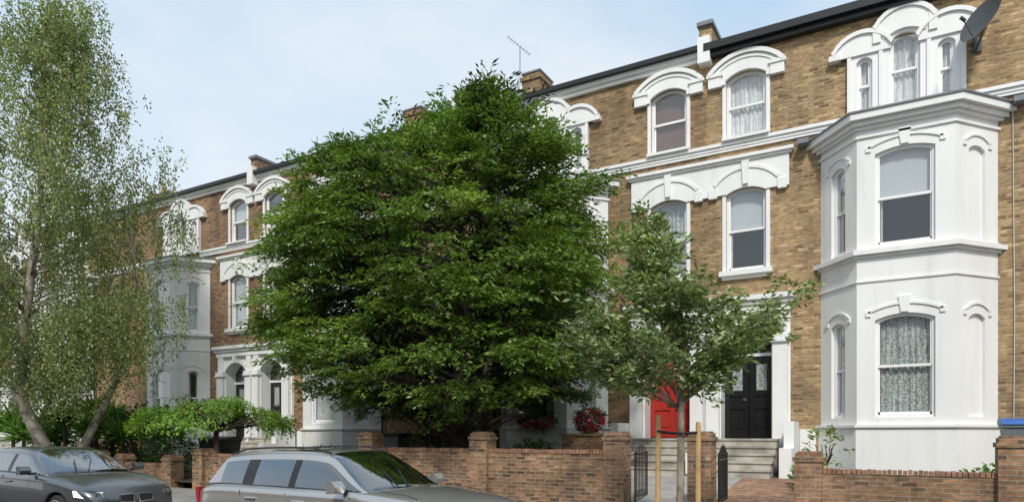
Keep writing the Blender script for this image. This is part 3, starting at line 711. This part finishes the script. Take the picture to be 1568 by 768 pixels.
# ---------------------------------------------------------------- dish & aerials
def dish():
    H=empty('satellite_dish',(1.40,D-.62,10.15)); n=Vector((-.66,-.62,.42)).normalized()
    a=n.cross(Vector((0,0,1))).normalized(); c=a.cross(n); mb=MB(); R=.44
    rings=[[tuple((a*math.cos(t*6.2832/28)*r+c*math.sin(t*6.2832/28)*r*1.1)*R+n*(r*r*.10-.1)) for t in range(28)] for r in (0.02,.35,.7,1.0)]
    for i in range(3):
        for k in range(28): k2=(k+1)%28; mb.face([rings[i][k],rings[i][k2],rings[i+1][k2],rings[i+1][k]])
    mb.obj('reflector',M['dish'],H,smooth=True)
    k=MB(); k.tube([tuple(n*-.1),(.05,.40,-.2),(.0,.62,-.25)],.02,8); k.tube([tuple(-c*R),tuple(n*.35-c*.25)],.012,6); k.tube([tuple(n*.30-c*.25),tuple(n*.42-c*.25)],.035,8); k.fbox(W,-.08,.08,.57,.615,-.4,-.1)
    k.obj('bracket_and_feed',M['dish'],H)
dish()
def aerial(x,y,z,h,rot,s=1):
    H=empty('tv_aerial',(x,y,z),rot); k=MB(); k.tube([(0,0,0),(0,0,h)],.014,6)
    if s:
        k.tube([(-.55*s,0,h+.22),(.45*s,0,h-.2)],.009,5)
        for i in range(8):
            u=-.5+.13*i; zz=h+.2-(u+.5)*.42; k.tube([(u*s,-.14*s,zz),(u*s,.14*s,zz)],.005,4)
    k.obj('aerial_rods',M['pole'],H)
aerial(-10.6,19.1,12.8,1.25,.9,.8); aerial(-18.3,17.9,11.4,1.0,.8,0); 

# ---------------------------------------------------------------- cars
def car(name,X,Y,paint,spec):
    H=empty(name,(X,Y,0))
    L=spec['L']
    def smooth_loft(sections,nm,mats,matfn=None,caps=True,sub=2):
        v=[];f=[];mi=[]; n=len(sections[0])
        for s_ in sections: v+=s_
        for i in range(len(sections)-1):
            for j in range(n if caps else n-1):
                j2=(j+1)%n; f.append((i*n+j,i*n+j2,(i+1)*n+j2,(i+1)*n+j)); mi.append(matfn(i,j) if matfn else 0)
        if caps: f.append(tuple(range(n))[::-1]); mi.append(0); k=(len(sections)-1)*n; f.append(tuple(range(k,k+n))); mi.append(0)
        me=bpy.data.meshes.new(nm); me.from_pydata(v,[],f)
        for m_ in mats: me.materials.append(m_)
        me.polygons.foreach_set('material_index',mi); me.polygons.foreach_set('use_smooth',[True]*len(f))
        o=bpy.data.objects.new(nm,me); sc.collection.objects.link(o); o.parent=H
        if sub: m_=o.modifiers.new('sub','SUBSURF'); m_.levels=sub; m_.render_levels=sub
        return o
    secs=[]
    for (x,w,zb,zs,cr) in spec['body']:
        h=[(w*.55,zb),(w*.9,zb+.02),(w*.98,zb+.12),(w,(zb+zs)/2-.02),(w*.998,zs-.20),(w*.975,zs-.10),(w*.985,zs-.07),(w*.93,zs-.005),(w*.80,zs+.02),(w*.45,zs+cr*.9),(w*.15,zs+cr)]
        kx=lambda y:x-.06*(y/.9)**2*(1 if x>L*.8 else 0)*1.2
        secs.append([(kx(y),y,z) for y,z in h]+[(kx(y),-y,z) for y,z in h[::-1]])
    body=smooth_loft(secs,'body',[paint])
    cut=[]
    for wx in spec['wheels']:
        for sy in (-1,1):
            bpy.ops.mesh.primitive_cylinder_add(radius=.365,depth=.6,location=(X+wx,Y+sy*.85,.33),rotation=(math.pi/2,0,0),vertices=40)
            c=bpy.context.object; cut.append(c); m_=body.modifiers.new('b','BOOLEAN'); m_.operation='DIFFERENCE'; m_.object=c; m_.solver='EXACT'
    dg=bpy.context.evaluated_depsgraph_get(); me=bpy.data.meshes.new_from_object(body.evaluated_get(dg)); body.modifiers.clear(); body.data=me
    for c in cut: bpy.data.objects.remove(c,do_unlink=True)
    zt=spec['roof']; xs=sorted(set([p[0] for p in zt]+spec['pill'])); Z=lambda x:float(np.interp(x,[p[0] for p in zt],[p[1] for p in zt]))
    bw=spec['bw']; belt=lambda x:spec['belt'][0]+(spec['belt'][1]-spec['belt'][0])*x/L
    ws0,ws1=spec['ws']; rs0,rs1=spec['rs']
    secs=[]
    for x in xs:
        z=Z(x); b0=belt(x)-.03; wy=lambda zz:bw*(1-.045*((x-L*.5)/(L*.4))**2)-(max(0,zz-b0))*.44
        wt=max(b0+.035,z-.085)
        e=max(z-.03,b0+.04)
        h=[(wy(b0),b0-.06),(wy(b0),b0),(wy(b0+.03)+.0,b0+.03),(wy((wt+b0)/2)+.012,(wt+b0)/2),(wy(wt),wt),(wy(e)-.02,e),(wy(z)-.09,z+.003),(.33,z+.022),(.1,z+.027)]
        k=.16*np.clip((x-ws0+.25)/(ws1-ws0),0,1)-.10*np.clip((rs1+.2-x)/(rs1-rs0+.2),0,1)
        g=lambda y:k*(.35-(abs(y)/.7)**2) if y<.7 else k*(.35-1)
        secs.append([(x+g(y),y,zz) for y,zz in h]+[(x+g(y),-y,zz) for y,zz in h[::-1]])
    n=len(secs[0]); 
    def mf(i,j):
        jj=j if j<n//2 else n-2-j
        xm=(xs[i]+xs[i+1])/2
        if j==n-1: return 2
        if jj in (0,1): return 2
        if jj in (2,3):
            for a,b_ in spec['glass']:
                if a<=xm<=b_: return 1
            return 2 if any(a<=xm<=b_ for a,b_ in spec['blackp']) else 0
        if jj>=5:
            if ws0<=xm<=ws1 or rs0<=xm<=rs1: return 1
            if spec.get('sunroof') and spec['sunroof'][0]<=xm<=spec['sunroof'][1] and jj>=6: return 1
        return 0
    smooth_loft(secs,'cabin',[paint,M['carglass'],M['gutter']],mf,True,1)
    k=MB()
    for sx in spec['seats']:
        for sy in (-.38,.38):
            k.prism([(sx,sy-.24,.5),(sx+.14,sy-.24,.5),(sx-.10,sy-.22,1.12),(sx-.2,sy-.22,1.12)],(0,.46,0)); k.fbox(W,sx-.22,sx-.12,sy-.12,sy+.12,1.14,1.30)
    dz=belt(ws1)
    k.prism([(ws1-.55,-.68,dz-.15),(ws1+.05,-.68,dz-.08),(ws1+.05,-.68,dz-.01),(ws1-.5,-.68,dz+.02)],(0,1.36,0))
    k.tube([(ws1-.62+.13*math.sin(t*.523)*.4,-.37+.18*math.cos(t*.523),dz+.0+.17*math.sin(t*.523)) for t in range(13)],.016,6)
    k.obj('seats_and_dashboard',M['dark'],H,bevel=.03)
    tyr=MB(); rim=MB()
    for wx in spec['wheels']:
        for sy in (-1,1):
            yo=sy*(spec['w']-.02); yi=sy*(spec['w']-.24)
            tyr.tube([(wx,yi,.32),(wx,yi+sy*.02,.32),(wx,yo-sy*.02,.32),(wx,yo,.32)],[.29,.32,.32,.29],32)
            rim.tube([(wx,yo+sy*.002,.32),(wx,yo+sy*.01,.32)],[.06,.05],14)
            for i in range(10):
                th=i*.628; rim.tube([(wx+.05*math.cos(th),yo+sy*.006,.32+.05*math.sin(th)),(wx+.225*math.cos(th),yo+sy*.004,.32+.225*math.sin(th))],.016,5)
            rim.tube([(wx+.23*math.cos(t*.2618),yo+sy*.002,.32+.23*math.sin(t*.2618)) for t in range(25)],.014,6)
    tyr.obj('tyres',M['rubber'],H,smooth=False); rim.obj('alloy_wheels',M['alloy'],H)
    g=MB(); pt=MB(); gl=MB(); ch=MB(); rd=MB()
    w=spec['w']
    for sy in (-1,1):
        F=lambda u,o,z:(u,sy*(w*.99+o),z)
        for x in spec['gaps']: g.fbox(F,x-.004,x+.004,-.05,.004,.35,belt(x)-.22); g.fbox(F,x-.004,x+.004,-.07,-.008,belt(x)-.22,belt(x)-.05)
        for x in spec['handles']: pt.fbox(F,x,x+.2,-.01,.03,belt(x)-.155,belt(x)-.125)
        mx=ws1-.42; mz=belt(mx)+.06
        pt.prism([(mx-.02,sy*(w+.02),mz-.06),(mx+.10,sy*(w+.02),mz-.05),(mx+.13,sy*(w+.02),mz+.02),(mx+.06,sy*(w+.02),mz+.09),(mx-.02,sy*(w+.02),mz+.09)],(0,sy*.17,0))
        g.prism([(mx,sy*(w-.1),mz-.06),(mx+.06,sy*(w-.1),mz-.06),(mx+.05,sy*(w-.1),mz-.02),(mx,sy*(w-.1),mz-.02)],(0,sy*.14,0))
        g.tube([(ws1+.02,sy*.66,belt(ws1)+.028),(ws1+.4,sy*.70,belt(ws1)+.005),(L-.75,sy*.70,.905)],.004,4)
        if spec.get('rails'):
            pts=[(x,sy*(bw-(Z(x)-.95)*.44-.06),Z(x)+(.0 if i in (0,6) else .045)) for i,x in enumerate(np.linspace(.45,2.35,7))]; g.tube(pts,.013,8)
    g.fbox(W,L-.18,L-.02,-.52,.52,.28,.42)
    for sy in (-1,1):
        pts=[(L-.42,sy*.84,.72),(L-.20,sy*.70,.72),(L-.08,sy*.52,.69),(L-.07,sy*.52,.60),(L-.20,sy*.74,.59),(L-.36,sy*.85,.62)]
        gl.prism(pts,(.012,sy*.012,.008)); ch.tube([(L-.14,sy*.60,.64),(L-.09,sy*.60,.64)],[.05,.055],14)
        rd.prism([(.03,sy*.60,.66),(.0,sy*.60,.90),(.12,sy*.86,.92),(.16,sy*.86,.68)],(-.02,sy*.03,0))
        g.prism([(L-.03,sy*.05,.50),(L-.03,sy*.28,.52),(L-.05,sy*.28,.63),(L-.05,sy*.05,.64)],(.03,0,0))
        ch.tube([(L,sy*.05,.50),(L,sy*.28,.52),(L-.03,sy*.28,.635),(L-.03,sy*.05,.645),(L,sy*.05,.50)],.012,6)
        g.tube([(ws1+.04,sy*.1-.25,dz+.06),(ws1-.35,sy*.15-.05,dz+.26)],.008,5)
    ch.fbox(W,L-.005,L+.012,-.26,.26,.36,.47); 
    g.obj('door_gaps_and_black_trim',M['gutter'],H); pt.obj('mirrors_and_handles',paint,H,bevel=.02); gl.obj('headlight_lenses',M['alloy'],H); ch.obj('chrome_trim',M['alloy'],H); rd.obj('tail_lights',M['tail'],H,bevel=.01)
    return H
M['tail']=simple('tail_light_red',(.35,.01,.01),.2)
silver=simple('paint_silver_grey',(.46,.445,.43),.3,metal=.65,var=.03,coat=.9)
darkg=simple('paint_dark_grey',(.12,.125,.135),.28,metal=.6,var=.03,coat=.9)
wag=dict(L=4.60,w=.905,bw=.80,belt=(.97,.93),wheels=(.95,3.74),
 body=[(-.03,.58,.42,.60,.01),(.0,.76,.32,.78,.02),(.08,.85,.27,.92,.02),(.35,.895,.24,.965,.03),(1.0,.905,.22,.965,.03),(2.0,.91,.2,.955,.03),(2.9,.91,.2,.95,.04),(3.25,.905,.2,.94,.05),(3.7,.90,.21,.90,.07),(4.15,.88,.23,.85,.06),(4.42,.82,.26,.79,.04),(4.55,.74,.30,.69,.02),(4.60,.62,.36,.56,.01)],
 roof=[(.06,.96),(.12,1.0),(.30,1.28),(.36,1.355),(.55,1.39),(1.0,1.42),(1.6,1.435),(2.1,1.43),(2.4,1.405),(2.52,1.375),(2.95,1.13),(3.2,.985),(3.28,.94)],
 pill=[.42,.98,1.06,1.84,1.92,2.95],glass=[(.42,.98),(1.06,1.84),(1.92,3.1)],blackp=[(.98,1.06),(1.84,1.92)],ws=(2.45,3.25),rs=(.08,.33),seats=(1.25,2.2),gaps=(1.02,1.88,2.98),handles=(1.15,2.02),rails=True,sunroof=(1.3,2.1))
car('estate_car',-8.70,7.0,silver,wag)
hat=dict(L=4.35,w=.90,bw=.80,belt=(1.0,.93),wheels=(.85,3.5),
 body=[(-.03,.58,.42,.66,.01),(.0,.76,.32,.84,.02),(.08,.85,.27,.96,.02),(.35,.885,.24,1.0,.03),(1.0,.90,.22,.985,.03),(1.9,.90,.2,.965,.03),(2.8,.90,.2,.95,.04),(3.1,.90,.2,.93,.05),(3.55,.89,.21,.89,.07),(3.95,.86,.23,.82,.06),(4.18,.80,.26,.74,.04),(4.30,.72,.30,.64,.02),(4.35,.62,.36,.52,.01)],
 roof=[(.06,.98),(.14,1.03),(.34,1.25),(.42,1.32),(.6,1.37),(1.0,1.40),(1.5,1.41),(2.0,1.395),(2.2,1.375),(2.32,1.345),(2.8,1.11),(3.02,1.0),(3.12,.94)],
 pill=[.5,.85,.95,1.68,1.76,2.8],glass=[(.5,.85),(.95,1.68),(1.76,2.95)],blackp=[(1.68,1.76),(.85,.95)],ws=(2.25,3.1),rs=(.1,.4),seats=(1.05,2.0),gaps=(.9,1.72,2.85),handles=(1.0,1.85))
car('parked_car',-15.75,7.0,darkg,hat)

# ---------------------------------------------------------------- light & camera
world=bpy.data.worlds.new('World'); sc.world=world; world.use_nodes=True; nt=world.node_tree; nt.nodes.clear()
out=N(nt,'ShaderNodeOutputWorld'); bg=N(nt,'ShaderNodeBackground'); sky=N(nt,'ShaderNodeTexSky'); sky.sky_type='NISHITA'; sky.sun_disc=False
el,az=math.radians(46),math.radians(155)
sky.sun_elevation=el; sky.sun_rotation=az; sky.dust_density=2.0; sky.air_density=1.0
tc=N(nt,'ShaderNodeTexCoord'); mp=N(nt,'ShaderNodeMapping'); setin(mp,'Scale',(1.0,1.0,2.8)); nt.links.new(tc.outputs['Generated'],mp.inputs[0])
nz=N(nt,'ShaderNodeTexNoise'); setin(nz,'Scale',1.5); setin(nz,'Detail',6); setin(nz,'Roughness',.48); setin(nz,'Distortion',.4); nt.links.new(mp.outputs[0],nz.inputs[0])
haze=mixc(nt,sky.outputs[0],(3.9,5.6,7.3),.8)
sx=N(nt,'ShaderNodeSeparateXYZ'); nt.links.new(tc.outputs['Generated'],sx.inputs[0])
f=ramp(nt,nz.outputs[0],[(.42,0),(.66,.85)])
lowf=ramp(nt,sx.outputs[2],[(.12,1.0),(.56,0)])
c=mixc(nt,haze,(6.9,7.2,7.4),lowf)
c=mixc(nt,c,(6.8,7.05,7.2),f)
nt.links.new(c,bg.inputs[0]); setin(bg,'Strength',.135); nt.links.new(bg.outputs[0],out.inputs[0])
sun=bpy.data.lights.new('sun','SUN'); sun.energy=3.1; sun.angle=math.radians(7); sun.color=(1,.955,.88)
so=bpy.data.objects.new('sun',sun); sc.collection.objects.link(so)
dirv=Vector((math.sin(az)*math.cos(el),math.cos(az)*math.cos(el),math.sin(el)))
so.rotation_euler=dirv.to_track_quat('Z','Y').to_euler(); so.location=(0,-20,40)
cam=bpy.data.cameras.new('camera'); co=bpy.data.objects.new('camera',cam); sc.collection.objects.link(co)
co.location=(0,0,1.65); co.rotation_euler=(math.radians(90),0,math.radians(29.7)); cam.lens=24; cam.sensor_width=36; cam.shift_y=.179; cam.clip_end=2000
sc.camera=co
sc.view_settings.view_transform='Standard'; sc.view_settings.look='None'; sc.view_settings.exposure=0
